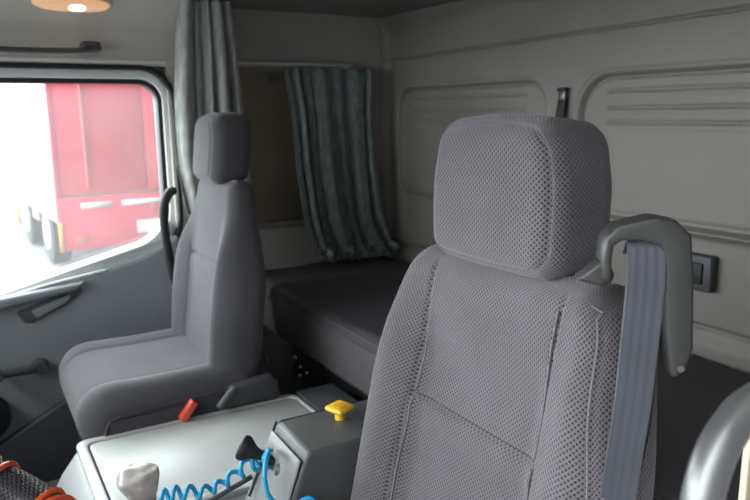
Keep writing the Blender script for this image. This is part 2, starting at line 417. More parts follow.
# ------------------------------------------------------------------ passenger door
def door():
    root = bpy.data.objects.new('door_1', None); COL.objects.link(root); root.location = (.0, 2.36, .10); root['kind'] = 'structure'
    def off(d):
        P = [(-.47-d, 1.352+d), (.578+d*.9, 1.352+d), (.578+d*.9, .842-d*1.2), (-.47-d, .584-d*1.2)]
        return rpoly(P, [.06+d*.6, .062+d*.9, .135+d*.6, .06], 10)
    O, U, V = (0, 2.43, 0), (1, 0, 0), (0, 0, 1)                        # U x V = -y, towards the cab
    prism('door_seal', off(.052), O, U, V, .10, M_rubber, root, holes=off(.036), bev=.004)
    prism('window_frame', off(.037), O, U, V, .075, M_paint, root, holes=off(.010), bev=.004)
    prism('window_seal', off(.012), O, U, V, .062, M_rubber, root, holes=off(-.005), bev=.003)
    prism('glass', off(.004), (0, 2.405, 0), U, V, .004, M_glass, root)
    # ledge under the glass, sweeping up round the rear corner
    a, b = off(-.010), off(.030)
    prism('sill', a[25:44]+b[26:44][::-1], (0, 2.40, 0), U, V, .072, M_paint, root, bev=.006)
    pan = rpoly([(-.50, .10), (.590, .10), (.603, .87), (.560, .825), (.46, .785), (-.50, .550)], [.02, .03, .03, .05, .10, .02], 5)
    p = prism('door_panel', pan, (0, 2.40, 0), U, V, .085, M_door, root, bev=.010, seg=3)
    # bright moulding line and dark shadow gap across the top
    tube('trim_strip', smooth_path([(-.49, 2.318, .583), (.10, 2.316, .722), (.30, 2.314, .757), (.36, 2.316, .765)], 6), .0045, M_paint, root, 8)
    hull('armrest', [(-.49, 2.318, .62), (-.49, 2.285, .62), (-.49, 2.318, .675), (-.49, 2.285, .668), (.27, 2.318, .715), (.27, 2.29, .715), (.30, 2.318, .745), (.29, 2.292, .738)], M_door, root, .008, 3)
    # pull cup
    cup = rpoly([(.095, .668), (.275, .722), (.292, .712), (.24, .672), (.135, .628), (.115, .632)], .008, 4)
    c = prism('door_pull', cup, (0, 2.322, 0), U, V, .014, M_doord, root, bev=.003)
    inn = rpoly([(.135, .668), (.262, .707), (.235, .678), (.150, .643)], .006, 4)
    prism('pull_recess', inn, (0, 2.313, 0), U, V, .009, M_door, c, bev=.002)
    # window crank
    w = tube('window_crank', smooth_path([(.145, 2.300, .488), (.10, 2.285, .490), (.03, 2.275, .494)], 5), [.0155, .015, .0145, .014, .0135, .0135, .0135, .013, .013, .013, .013], M_doord, root, 12)
    tube('crank_boss', [(.145, 2.318, .488), (.145, 2.282, .488)], [.026, .019], M_doord, w, 20)
    tube('crank_knob', [(.028, 2.290, .494), (.028, 2.240, .494)], [.015, .013], M_doord, w, 16)
    # lower pocket
    pk = rpoly([(-.50, .12), (.56, .12), (.565, .60), (.50, .555), (.33, .445), (.185, .365), (0, .27), (-.50, .08)], [.01, .02, .03, .05, .05, .05, .05, 0], 4)
    pk = rpoly([(-.50, .11), (.555, .11), (.558, .535), (.47, .500), (.33, .430), (.19, .362), (.0, .262), (-.50, .18)], [.01, .02, .02, .06, .06, .06, .06, .02], 4)
    prism('map_pocket', pk, (0, 2.318, 0), U, V, .035, M_doord, root, bev=.010, seg=3)
    # speaker grille, low and forward
    pts = [(.03+.11*math.cos(a), .36+.085*math.sin(a)) for a in np.linspace(0, 2*math.pi, 32, endpoint=False)]
    prism('speaker_grille', [(x-.09, z) for x, z in pts], (0, 2.318, 0), U, V, .045, M_dark, root, bev=.006)
    # upright edge of the panel
    tube('panel_edge', smooth_path([(.594, 2.312, .83), (.597, 2.308, .72), (.60, 2.305, .58), (.605, 2.305, .40)], 5), .009, M_doord, root, 8)
door()
# door post beyond the door, with its black grab handle
st(hull('trim_5', [(.602, 2.335, 0), (.66, 2.335, 0), (.602, 2.40, 0), (.66, 2.40, 0), (.602, 2.345, 1.41), (.64, 2.345, 1.41), (.602, 2.40, 1.41), (.64, 2.40, 1.41)], M_head, bev=.006))
g = tube('grab_bar', smooth_path([(.585, 2.30, 1.005), (.562, 2.262, 1.000), (.542, 2.255, .955), (.542, 2.255, .86), (.556, 2.258, .76), (.575, 2.262, .66), (.588, 2.30, .60)], 6), .0145, M_dark, None, 12)
tag(g, 'black curved grab handle on the post behind the passenger door', 'grab handle')

# ceiling grab bar over the passenger door
root = empty('grab_bar', (.1, 2.31, 1.455), 'grey grab bar fixed above the passenger door window, under the lit lamp', 'grab handle')
tube('bar', smooth_path([(.365, 2.285, 1.447), (.33, 2.262, 1.436), (.20, 2.255, 1.432), (.0, 2.255, 1.434), (-.25, 2.255, 1.437), (-.30, 2.285, 1.45)], 6), .0085, M_consd, root, 12)
for x in (.372, -.31): box('bracket', (x-.026, 2.280, 1.437), (x+.026, 2.345, 1.466), M_doord, root, .008, 3)

# lit interior lamp
root = empty('ceiling_lamp', (.33, 2.26, 1.57), 'lit oval interior lamp glowing warm above the passenger door', 'lamp')
Mt = Matrix.Translation((.322, 2.250, 1.566)) @ Matrix.Rotation(R(-38), 4, 'X')
M_lens = mat('lamp_lens', (.75, .58, .42), .35, emit=(1, .50, .24), estr=.55, noise=.05)
M_bulb = mat('lamp_bulb', (1, .8, .5), .4, emit=(1, .66, .34), estr=7)
def oval(name, a, b, h, mt, par, z0=0, x0=0):
    bm = bmesh.new(); n = 40; rows = []
    for k in range(7):
        t = k/6*math.pi/2; s = math.cos(t)**.6 if k < 6 else 0.02
        rows.append([bm.verts.new(Mt @ Vector((x0+a*s*math.copysign(abs(math.cos(q))**.75, math.cos(q)), b*s*math.copysign(abs(math.sin(q))**.9, math.sin(q)), z0-h*math.sin(t)))) for q in np.linspace(0, 2*math.pi, n, endpoint=False)])
    for i in range(6):
        for k in range(n): bm.faces.new((rows[i][k], rows[i][(k+1) % n], rows[i+1][(k+1) % n], rows[i+1][k]))
    bm.faces.new(rows[0]); bm.faces.new(rows[-1][::-1]); bmesh.ops.recalc_face_normals(bm, faces=bm.faces)
    return bm_obj(name, bm, mt, par)
oval('lamp_base', .118, .030, .008, M_head, root, .004)
oval('lens', .104, .024, .016, M_lens, root, -.003)
oval('bulb_glow', .026, .013, .006, M_bulb, root, -.0155, .012)

# ------------------------------------------------------------------ bunk
st(box('trim_6', (.90, .42, 0), (1.44, 2.37, .50), M_dark, bev=.01))
def mattress():
    root = empty('bunk_mattress', (1.15, 1.4, .52), 'dark padded bunk mattress lying along the rear wall of the cab', 'mattress')
    x0, x1, y0, y1, z0, z1, r = .845, 1.435, .37, 2.362, .522, .688, .028
    nx, ny = 60, 200
    V, F = [], []
    sec = [(x0+.006, z0), (x0, z0+.006)]
    sec += [(x0, z) for z in np.linspace(z0+.02, z1-r, 8)]
    sec += [(x0+r-r*math.cos(t), z1-r+r*math.sin(t)) for t in np.linspace(.2, math.pi/2, 7)]
    sec += [(x, z1) for x in np.linspace(x0+r+.01, x1-r, 50)]
    sec += [(x1-r+r*math.sin(t), z1-r+r*math.cos(t)) for t in np.linspace(.2, math.pi/2, 5)]
    sec += [(x1, z0)]
    ys = [y0, y0+.002]+list(np.linspace(y0+.01, y1-.01, ny))+[y1-.002, y1]
    rnd = random.Random(4)
    ph = [(rnd.uniform(5, 26), rnd.uniform(-9, 9), rnd.uniform(0, 6), rnd.uniform(.0004, .0012)) for _ in range(10)]
    for y in ys:
        e = min(1, (y-y0)/.02, (y1-y)/.02); e = math.sqrt(max(0, 1-(1-e)**2))
        for x, z in sec:
            w = sum(a*math.sin(y*k1+x*k2*3+p) for k1, k2, p, a in ph)
            top = sstep(z0, z1, z)
            V.append((x+(w*.6 if x < x0+.01 else 0)+(1-e)*.0, y, z-(1-e)*r*top + w*top + .004*top*math.sin((x-x0)/(x1-x0)*math.pi)))
    n = len(sec)
    for i in range(len(ys)-1):
        for j in range(n-1): F.append((i*n+j, i*n+j+1, (i+1)*n+j+1, (i+1)*n+j))
        F.append((i*n+n-1, i*n, (i+1)*n, (i+1)*n+n-1))
    F.append(tuple(range(n))); F.append(tuple(range(len(V)-1, len(V)-n-1, -1)))
    mesh('padding', V, F, M_mattr, root)
    tube('piping', [(x0+.004, y, z1-.012) for y in np.linspace(y0+.02, y1-.02, 30)], .0042, M_mattrf, root, 8)
    box('edge_panel', (x0-.003, y0+.01, z0+.012), (x0+.004, y1-.01, z1-.034), M_mattrf, root, .002)
mattress()
# latch hardware under the bunk edge
root = empty('bunk_latch', (.86, 1.95, .43), 'small metal bunk latch in the dark gap under the mattress edge', 'latch')
box('bracket', (.872, 1.86, .40), (.90, 2.04, .50), M_dark, root, .004)
for (y, z, r_) in ((1.99, .475, .010), (1.95, .455, .007), (1.90, .45, .006), (1.955, .425, .009)):
    tube('bolt', [(.875, y, z), (.858, y, z)], [r_, r_*.8], M_chrome, root, 8)
tube('lever', smooth_path([(.868, 2.0, .46), (.85, 1.99, .44), (.85, 1.985, .41)], 4), .006, M_seatpl, root, 8)

# side window cover, frame, rail
root = empty('window_board', (1.0, 2.37, .86), 'flat brown board covering the bunk side window, left of the curtain', 'board')
box('panel', (.80, 2.372, .862), (1.21, 2.384, 1.392), M_board, root, .004)
tube('suction_hook', [(.965, 2.372, 1.372), (.965, 2.350, 1.368)], [.012, .006], M_seatpl, root, 10)
st(prism('trim_7', rpoly([(.775, .835), (1.235, .835), (1.235, 1.405), (.775, 1.405)], .03, 5), (0, 2.386, 0), (1, 0, 0), (0, 0, 1), .012, M_wall, holes=rpoly([(.797, .860), (1.213, .860), (1.213, 1.392), (.797, 1.392)], .012, 5), bev=.003))
root = empty('curtain_rail', (1.05, 2.34, 1.42), 'pale thin curtain rail across the top of the bunk side window', 'rail')
box('track', (.66, 2.336, 1.413), (1.285, 2.346, 1.4235), M_cons, root, .002)
for x in (.70, 1.25): box('mount', (x, 2.338, 1.405), (x+.02, 2.382, 1.4125), M_cons, root, .002)

# ------------------------------------------------------------------ curtains
def curtain(name, label, ctl, nf, mt, seed, hem=0, depth=.02, ydir=(0, 1, 0)):
    """ctl: rows from top to bottom: (z, x_left, x_right, y, fold amplitude)"""
    rnd = random.Random(seed); nx, nz = 260, 110; wob = .05
    ctl = np.array(ctl, float); ts = np.linspace(0, 1, len(ctl))
    jit = [rnd.uniform(-.35, .35) for _ in range(nf+2)]; am = [rnd.uniform(.45, 1.15) for _ in range(nf+2)]
    V, F, UV = [], [], []
    for j in range(nz+1):
        t = j/nz; z, xl, xr, y, a = [np.interp(t, ts, ctl[:, k]) for k in range(5)]
        for i in range(nx+1):
            s = i/nx; s2 = s+wob*(math.sin(2*math.pi*s*1.15+seed)+.5*math.sin(2*math.pi*s*2.3+seed*2))+.012*math.sin(5*t+5*s)+.012*math.sin(9*t+9*s)*t; s2 = max(0, min(1, s2))
            q = s2*nf; k = max(0, min(nf, int(q))); fr = q-k
            amp = am[k]*(1-fr)+am[k+1]*fr; jj = jit[k]*(1-fr)+jit[k+1]*fr
            w = math.sin(2*math.pi*q+jj*4*t)+.28*math.sin(2*math.pi*q*2.3+jj*5+2*t)
            w = math.copysign(abs(w)**.75, w)
            yy = y+a*amp*w+.5*a*math.sin(2*math.pi*q*.37+seed)
            xx = xl+(xr-xl)*s+.25*a*math.cos(2*math.pi*q*1.0+jj*2)*am[k]
            zz = z
            if hem and t > .86:                         # crumpled hem lying on the mattress
                h = (t-.86)/.14
                yy -= .035*math.sin(h*math.pi*.9)*(.6+.5*math.sin(q*2.3))
                zz += hem*h*(.5+.5*math.sin(q*3.1+1))+.008*math.sin(q*9+h*5)+.005*math.sin(q*17+h*3)
                yy -= .014*math.sin(h*9+q*4)*h+.006*math.sin(h*16+q*11)*h
            V.append((xx, yy, zz)); UV.append((s, t))
    for j in range(nz):
        for i in range(nx):
            a = j*(nx+1)+i; F.append((a, a+1, a+nx+2, a+nx+1))
    o = mesh(name, V, F, mt, None, True, uv=UV)
    m = o.modifiers.new('cloth', 'SOLIDIFY'); m.thickness = .002
    return tag(o, label, 'curtain')
curtain('curtain', 'grey-green gathered cab curtain hanging between the passenger seat and the door post',
        [(1.598, .622, .785, 2.24, .022), (1.45, .605, .800, 2.24, .024), (1.28, .590, .812, 2.24, .022), (1.10, .585, .826, 2.24, .018), (.95, .60, .826, 2.225, .015), (.80, .66, .796, 2.19, .008), (.60, .722, .788, 2.12, .007), (.44, .728, .812, 2.09, .008), (.28, .730, .850, 2.06, .010)],
        5, M_curt, 3)
curtain('curtain', 'blue-grey pleated curtain over the bunk side window, hem crumpled on the mattress',
        [(1.405, 1.005, 1.345, 2.330, .012), (1.385, 1.00, 1.35, 2.325, .014), (1.25, 1.02, 1.34, 2.32, .016), (1.05, 1.03, 1.355, 2.32, .018), (.86, 1.05, 1.375, 2.31, .020), (.76, 1.07, 1.41, 2.295, .022), (.712, 1.07, 1.43, 2.275, .020)],
        6, M_curt2, 11, hem=.016)

# restraint strap on the rear wall
root = empty('bunk_strap', (1.445, 1.44, 1.20), 'short black strap with a metal clip hanging between the two rear wall panels', 'strap')
ribbon('webbing', [(1.449, 1.437, 1.282), (1.443, 1.438, 1.25), (1.440, 1.445, 1.19), (1.440, 1.450, 1.12)], (0, 1, 0), .030, .004, M_dark, root)
box('clip', (1.442, 1.424, 1.274), (1.451, 1.450, 1.304), M_metal, root, .003)
box('keeper', (1.438, 1.422, 1.300), (1.455, 1.452, 1.310), M_dark, root, .003)
# small switch panel on the rear wall
root = empty('wall_switch', (1.44, .99, .88), 'small dark rocker switch box on the rear wall beside the belt guide', 'switch')
box('housing', (1.434, .945, .835), (1.462, 1.035, .92), M_seatpl, root, .006, 3)
box('rocker', (1.428, .965, .853), (1.436, 1.003, .902), M_dark, root, .003)

# ------------------------------------------------------------------ seats
def seat(cy, xh, ztop, tilt, front, side, fabric2, drv):
    """builds the backrest, headrest, cushion of one seat; xh/ztop: front top of the backrest"""
    pass
def frame(cy, x0, z0, tilt, zref):
    c, s = math.cos(R(tilt)), math.sin(R(tilt))
    # v measured up the back from z0; n points forward (-x)
    return lambda u, v, n: (x0+v*s-n*c, cy+u, z0+v*c+n*s)

def driver_seat():
    root = empty('driver_seat', (.45, .79, 0), 'nearest grey mesh fabric seat with headrest, seen from the front, by the metal rail', 'seat')
    cy, tilt = .79, 12
    c, s = math.cos(R(tilt)), math.sin(R(tilt)); T = .13; H = .60
    zb = 1.035-H*c; xb = .667-H*s
    base = (xb+T*c, zb-T*s)
    P = lambda u, v, n: (base[0]+v*s-n*c, cy+u, base[1]+v*c+n*s)
    hw = .272; SH = .010
    def wf(v):                                       # tapers towards the shoulders
        return 1.0-.17*sstep(.30, .60, v)-.06*sstep(.52, .60, v)
    def disp(u, v, uu):
        a = abs(uu+SH)
        d = .022*sstep(.13, .215, a)*sstep(.60, .40, v)+.006*sstep(.13, .2, a) - .020*sstep(.225, .27, a)-.016*sstep(.165, .115, a)*sstep(.53, .40, v)       # bolsters
        sm = .142+.012*sstep(.45, .2, v)
        d -= .008*gz(a-sm, .003)*sstep(.585, .56, v)
        d -= .009*gz(v-(H-.254), .0035)*(1 if a < sm else 0)
        d += .004*gz(v-(H-.275), .02)*(1 if a < sm else 0)
        d -= .004*gz(a-.222*wf(v)/.9, .003)*sstep(.58, .54, v)
        return d+.008*math.cos(u/hw*1.4)
    back = cushion('backrest', hw, H, T, .048, M_seat, root, P, wf, disp, step=.0042)
    for sg in (-1, 1):                               # pale stitched seams
        for base_, ww in ((.137, 0), (.222, 1)):
            pts = []
            for v in np.linspace(.06, .555 if not ww else .56, 60):
                k = wf(v); a = (base_+.012*sstep(.45, .2, v)) if not ww else .222*k/.9
                if ww: a += .003
                a_ = sg*a-SH; pts.append(P(a_, v, T+disp(a_/k, v, a_)*(1 if not ww else .9)-(.001 if not ww else .004)))
            if ww: pts += [P(sg*a_-SH, v_, T+d_) for a_, v_, d_ in ((.203, .568, -.0035), (.182, .573, -.0035), (.160, .574, -.003))]
            tube('seam', pts, .0008 if ww else .0010, M_piping, back, 5)
            if not ww: tube('crease_shade', [(p[0]+.0005, p[1]-.0022, p[2]) for p in pts], .0012, M_crease, back, 5)  # dark tube beside the seam, painted shade of its crease
    vs_ = H-.254
    tube('crease_shade', [P(u/wf(vs_), vs_, T+disp(u/wf(vs_), vs_, u)) if False else P(u, vs_, T+disp(u/wf(vs_), vs_, u)+.0008) for u in np.linspace(-.142-SH, .142-SH, 40)], .0013, M_crease, back, 5)  # dark tube painted as shade along the cross crease
    # headrest
    def hp(u, v, n):
        k = 1-.07*(1-n/.135)**2
        vv = .106+(v-.106)*(1-.10*(1-n/.135)**2)+.012*math.cos(u/.138*1.5)*sstep(.08, .21, v)-.004*math.cos(u/.138*1.5)*sstep(.08, 0, v)
        return (.667+.135-n+v*.03-.02, cy+.003+u*k, 1.022+vv)
    def hd(u, v, uu):
        e = rrect_sdf(u, v, -.129, .129, .014, .199, .032)
        return .010*math.cos(u/.14*1.3)*math.cos((v-.105)/.11*1.2)-.0055*gz(e, .0028)
    hr = cushion('headrest', .142, .212, .138, .036, M_seat, root, lambda u, v, n: hp(u, v, n), lambda v: 1.0-.14*sstep(.11, .225, v)-.015*sstep(.09, .0, v), hd, step=.0035)
    for yy in (-.05, .05): tube('headrest_post', [(.745, cy+yy, .97), (.745, cy+yy, 1.06)], .006, M_chrome, root, 10)
    # seat cushion
    Q = lambda u, v, n: (.60-v, cy+u, .36+n)
    def cd(u, v, uu):
        a = abs(u); return .015*sstep(.14, .2, a)-.006*gz(a-.15, .004)-.02*sstep(.35, .5, v)
    cushion('seat_cushion', .235, .42, .14, .045, M_seat, root, Q, None, cd, step=.010)
    box('seat_base', (.22, .60, .03), (.60, .98, .35), M_dark, root, .02)
    # hard shell at the back
    hull('back_shell', [P(u, v, n) for u in (-.205, .205) for v in (.02, .50) for n in (-.012, .03)], M_dark, root, .015)
    hull('side_hinge', [(.50, .49, .34), (.78, .49, .34), (.52, .49, .46), (.72, .49, .60), (.50, .525, .34), (.78, .525, .34), (.52, .525, .46), (.72, .525, .60)], M_seatpl, root, .012)
    # belt guide: an upside-down U of plastic at the shoulder
    P0 = Vector((.66, .50, 0)); Dv = Vector((.8, -.6, 0)); Nv = Vector((.6, .8, 0))
    # -Nv faces the camera; U x V = Dv x Z = (-.6,-.8,0): extrude negative for depth behind
    outer = [(-.060, 1.058), (-.061, 1.085), (-.059, 1.108), (-.046, 1.122), (-.007, 1.132), (.018, 1.128), (.035, 1.112), (.041, 1.06), (.046, .98), (.040, .955), (.028, .943), (.022, .950)]
    hol = [(.0135, 1.003), (.0095, 1.06), (.007, 1.088), (.001, 1.100), (-.018, 1.105), (-.040, 1.105), (-.048, 1.099), (-.0495, 1.085), (-.048, 1.058)]
    g = prism('belt_guide', outer+hol, P0-Nv*0.0, Dv, (0, 0, 1), -.040, M_arm, root, bev=.0045, seg=3)
    # lower lip closing the slot and bracket down into the backrest
    hull('guide_bracket', [tuple(P0+Dv*a+Nv*b+Vector((0, 0, z))) for a, z in ((-.088, 1.058), (-.060, 1.050), (-.045, 1.056), (-.044, 1.068), (-.060, 1.082), (-.074, 1.070)) for b in (.006, .034)], M_arm, g, .005, 3)
    tube('guide_screw', [tuple(P0+Dv*.033+Nv*(-.002)+Vector((0, 0, .957))), tuple(P0+Dv*.033+Nv*(.01)+Vector((0, 0, .957)))], .0040, M_consd, g, 10)
    bp = [(-.014, 1.085, .030), (-.013, 1.102, .016), (-.013, 1.096, .004), (-.012, 1.07, -.001), (-.013, 1.03, -.002), (-.017, .92, .0), (-.022, .85, .002), (-.027, .78, .004), (-.035, .68, .004), (-.045, .55, 0)]
    pts = smooth_path([tuple(P0+Dv*a+Nv*n+Vector((0, 0, z))) for a, z, n in bp], 6)
    ribbon('seat_belt', pts, tuple(Dv), [.037+.006*sstep(0, 20, i) for i in range(len(pts))], .0018, M_belt, root)
    bp = [(.006, 1.00, .03), (.008, .93, .03), (.004, .86, .028), (-.008, .78, .022), (-.02, .68, .02), (-.03, .55, .02)]
    ribbon('belt_return', smooth_path([tuple(P0+Dv*a+Nv*n+Vector((0, 0, z))) for a, z, n in bp], 6), tuple(Dv*.75+Nv*.6), .022, .002, M_dark, root)
    return root
driver_seat()

def passenger_seat():
    root = empty('passenger_seat', (.45, 1.93, 0), 'farther grey fabric seat with headrest beside the passenger door and curtain', 'seat')
    cy, tilt = 1.932, 8
    c, s = math.cos(R(tilt)), math.sin(R(tilt)); T = .108; H = .60
    xt, zt = .608, 1.078                             # front top of the backrest
    zb = zt-H*c; xb = xt-H*s
    base = (xb+T*c, zb-T*s)
    P = lambda u, v, n: (base[0]+v*s-n*c, cy+u, base[1]+v*c+n*s)
    hw = .228
    def wf(v): return 1.0-.33*sstep(.30, .60, v)
    def disp(u, v, uu):
        a = abs(uu)
        d = .036*sstep(.10, .19, a)*sstep(.56, .38, v)*(.75+.25*math.cos((v-.28)*7))-.02*sstep(.20, .235, a)
        d -= .006*gz(a-.125, .004)*sstep(.42, .36, v)
        d -= .008*gz(v-(H-.235), .005)*(1 if a < .125 else 0)
        d += .004*gz(v-(H-.26), .02)*(1 if a < .12 else 0)
        return d+.006*math.cos(u/hw*1.4)
    cushion('backrest', hw, H, T, .042, M_pseat, root, lambda u, v, n: P(u, v, T-(T-n)*(1-.30*sstep(.30, .60, v))), wf, disp, step=.006)
    hp = lambda u, v, n: (.590+.118-n+v*.11-.024, cy-.003+u*(1-.1*(1-n/.135)**2), 1.062+v+.010*math.cos(u/.09*1.5)*sstep(.08, .18, v))
    def hd(u, v, uu):
        e = rrect_sdf(u, v, -.078, .078, .014, .164, .03)
        return .008*math.cos(u/.11*1.3)-.004*gz(e, .0035)
    cushion('headrest', .106, .182, .112, .034, M_pseat, root, hp, lambda v: 1.0-.08*sstep(.10, .182, v), hd, step=.005)
    for yy in (-.045, .045): tube('headrest_post', [(.65, cy+yy, 1.02), (.65, cy+yy, 1.10)], .006, M_chrome, root, 10)
    Q = lambda u, v, n: (.640-v, cy+u, .438+n+.010*sstep(.1, .45, v)-.012*sstep(.36, .47, v))
    def cd(u, v, uu):
        a = abs(u); return .012*sstep(.12, .19, a)-.005*gz(a-.14, .004)-.012*sstep(.38, .5, v)+.006*math.cos(v*9)
    cushion('seat_cushion', .245, .462, .145, .060, M_pseat, root, Q, lambda v: 1-.05*sstep(.35, .5, v), cd, step=.007)
    # side skirt with its welt
    hull('side_skirt', [(.215, 1.674, .44), (.62, 1.674, .44), (.235, 1.672, .520), (.27, 1.674, .535), (.60, 1.674, .548), (.215, 1.72, .44), (.62, 1.72, .44), (.235, 1.72, .520), (.27, 1.72, .535), (.60, 1.72, .548)], M_pside, root, .007)
    tube('welt', smooth_path([(.222, 1.676, .45), (.236, 1.672, .520), (.27, 1.673, .537), (.42, 1.673, .545), (.60, 1.673, .550)], 6), .0025, M_pside, root, 6)
    hull('seat_base', [(.24, 1.74, .02), (.60, 1.74, .02), (.20, 1.72, .44), (.62, 1.72, .44), (.24, 2.12, .02), (.60, 2.12, .02), (.20, 2.14, .44), (.62, 2.14, .44)], M_dark, root, .02)
    hull('recliner_cover', [(.505, 1.655, .515), (.545, 1.655, .557), (.650, 1.655, .568), (.670, 1.655, .55), (.670, 1.655, .50), (.505, 1.655, .503),
                            (.505, 1.690, .515), (.545, 1.690, .557), (.650, 1.690, .568), (.670, 1.690, .55), (.670, 1.690, .50), (.505, 1.690, .503)], M_seatpl, root, .008, 3)
    tube('recline_lever', smooth_path([(.543, 1.652, .555), (.520, 1.650, .535), (.500, 1.650, .514)], 4), .009, M_doord, root, 10)
    b = box('belt_buckle', (-.010, -.012, -.028), (.010, .012, .028), M_red, root, .004, 2, Matrix.Translation((.425, 1.662, .520)) @ Matrix.Rotation(R(38), 4, 'Y'))
    tag(b, 'red belt buckle')
    hull('back_shell', [P(u, v, n) for u in (-.15, .15) for v in (.04, .34) for n in (-.010, .03)], M_seatpl, root, .012)
passenger_seat()

# ------------------------------------------------------------------ centre console over the engine
def console():
    root = empty('engine_console', (.5, 1.45, 0), 'wide light grey engine cover console with a flat lid between the two seats', 'console')
    def loft(name, secs, mt, par, n=8):
        V, F = [], []; m = None
        for P, z in secs:
            m = len(P); V += [(x, y, z) for x, y in P]
        for k in range(len(secs)-1):
            for i in range(m): F.append((k*m+i, k*m+(i+1) % m, (k+1)*m+(i+1) % m, (k+1)*m+i))
        F.append(tuple(range(m))[::-1]); F.append(tuple(range((len(secs)-1)*m, len(secs)*m)))
        o = mesh(name, V, F, mt, par, True)
        m_ = o.modifiers.new('es', 'EDGE_SPLIT'); m_.split_angle = R(40)
        return o
    def rect(x0, x1, y0, y1, r): return rpoly([(x0, y0), (x1, y0), (x1, y1), (x0, y1)], r, 8)
    # shroud: flares out towards the floor
    loft('shroud', [(rect(.03, .84, 1.055, 1.66, .10), .01), (rect(.045, .84, 1.055, 1.655, .10), .25), (rect(.08, .84, 1.056, 1.655, .09), .40),
                    (rect(.115, .84, 1.058, 1.66, .075), .455), (rect(.15, .84, 1.066, 1.675, .05), .480), (rect(.158, .84, 1.072, 1.678, .045), .484)], M_plate, root)
    # raised rim and lid
    O = (0, 0, .480)
    prism('rim', rect(.160, .722, 1.275, 1.684, .030), O, (1, 0, 0), (0, 1, 0), .016, M_cons, root, holes=rect(.183, .712, 1.300, 1.662, .022), bev=.004)
    prism('lid', rect(.187, .708, 1.303, 1.658, .018), O, (1, 0, 0), (0, 1, 0), .0135, M_cons, root, bev=.004)
    box('rear_cover', (.726, 1.235, .4845), (.840, 1.682, .499), M_doord, root, .004)
    prism('lid_gap', rect(.182, .713, 1.299, 1.663, .022), O, (1, 0, 0), (0, 1, 0), .006, M_groove, root)
console()
def link_ribs(bm, par): return bm_obj('grip_ribs', bm, mat('yellow_plastic_ribs', (.62, .33, .01), .5), par)
def brake_box():
    root = empty('brake_console', (.6, 1.15, .45), 'raised grey box with a sloping front carrying the yellow knob, beside the nearest seat', 'console')
    hull('body', [(.412, 1.060, .486), (.412, 1.233, .486), (.478, 1.068, .642), (.482, 1.222, .642), (.484, 1.070, .650), (.488, 1.220, .650),
                  (.83, 1.068, .650), (.83, 1.222, .650), (.83, 1.060, .486), (.83, 1.233, .486)], M_consd, root, .008, 3)
    hull('front_plate', [(.415, 1.066, .490), (.415, 1.229, .490), (.410, 1.068, .490), (.410, 1.227, .490), (.470, 1.074, .636), (.474, 1.216, .636), (.466, 1.076, .636), (.470, 1.214, .636)], M_plate, root, .0015)
    box('hinge_slot', (.655, 1.085, .6485), (.72, 1.093, .6515), M_groove, root, .0005)
    k0 = tube('brake_knob', [(.598, 1.165, .648), (.598, 1.165, .668)], [.011, .009], M_yellow, root, 14); tag(k0, 'yellow parking brake knob')
    Mk = Matrix.Translation((.598, 1.165, .673)) @ Matrix.Rotation(R(20), 4, 'Z')
    k = box('cap', (-.023, -.023, -.006), (.023, .023, .006), M_yellow, k0, .006, 3, Mk)
    bm = bmesh.new()
    for i in range(5): add_box(bm, (-.012+i*.006-.0012, -.013, .0065), (-.012+i*.006+.0012, .013, .0082), .0004, 1, Mk)
    e = link_ribs(bm, k0)
brake_box()

# gear lever with plastic-wrapped knob
def gear():
    root = empty('gear_lever', (.25, 1.05, 0), 'gear lever with its knob wrapped in cloudy crumpled plastic', 'gear lever')
    top = Vector((.180, 1.02, .706))
    bm = bmesh.new(); bmesh.ops.create_icosphere(bm, subdivisions=5, radius=1)
    rnd = random.Random(2); dirs = [(_n([rnd.gauss(0, 1) for _ in range(3)]), rnd.uniform(3, 9), rnd.uniform(0, 6)) for _ in range(9)]
    for v in bm.verts:
        p = v.co.copy(); k = 1+sum(.018*math.sin(f*(p.x*d[0]+p.y*d[1]+p.z*d[2])+q) for d, f, q in dirs)
        z = p.z; taper = 1.0-.40*max(0, min(1, (.45-z)/1.2))
        rx = .030*taper*k; v.co = Vector((p.x*rx*1.15, p.y*rx, z*.036*k*(1.5 if z < 0 else 1)))
        if z > .5: v.co.z -= (z-.5)*.026*(1+.5*p.x)
    M4 = Matrix.Translation(top) @ Matrix.Rotation(R(8), 4, 'X') @ Matrix.Rotation(R(-10), 4, 'Y')
    bmesh.ops.transform(bm, matrix=M4, verts=bm.verts)
    kn = bm_obj('knob', bm, M_clear, root); tag(kn, 'knob under cloudy crumpled plastic')
    tube('wrap_collar', smooth_path([(.186, 1.024, .672), (.188, 1.026, .655), (.186, 1.026, .635)], 4), [.019, .018, .017, .017, .018, .017, .016, .017, .015], M_clear, root, 16)
    tube('shaft', smooth_path([(.190, 1.026, .66), (.178, 1.02, .55), (.150, 1.01, .40), (.120, 1.0, .02)], 5), .008, M_chrome, root, 12)
    bm = bmesh.new()
    P = [(.148-.0017*i, 1.010-.0006*i, .38-.021*i) for i in range(18)]
    add_tube(bm, P, [(.018 if i % 2 else .024)+.001*i for i in range(18)], 20); bm_obj('gaiter', bm, M_dark, root)
gear()

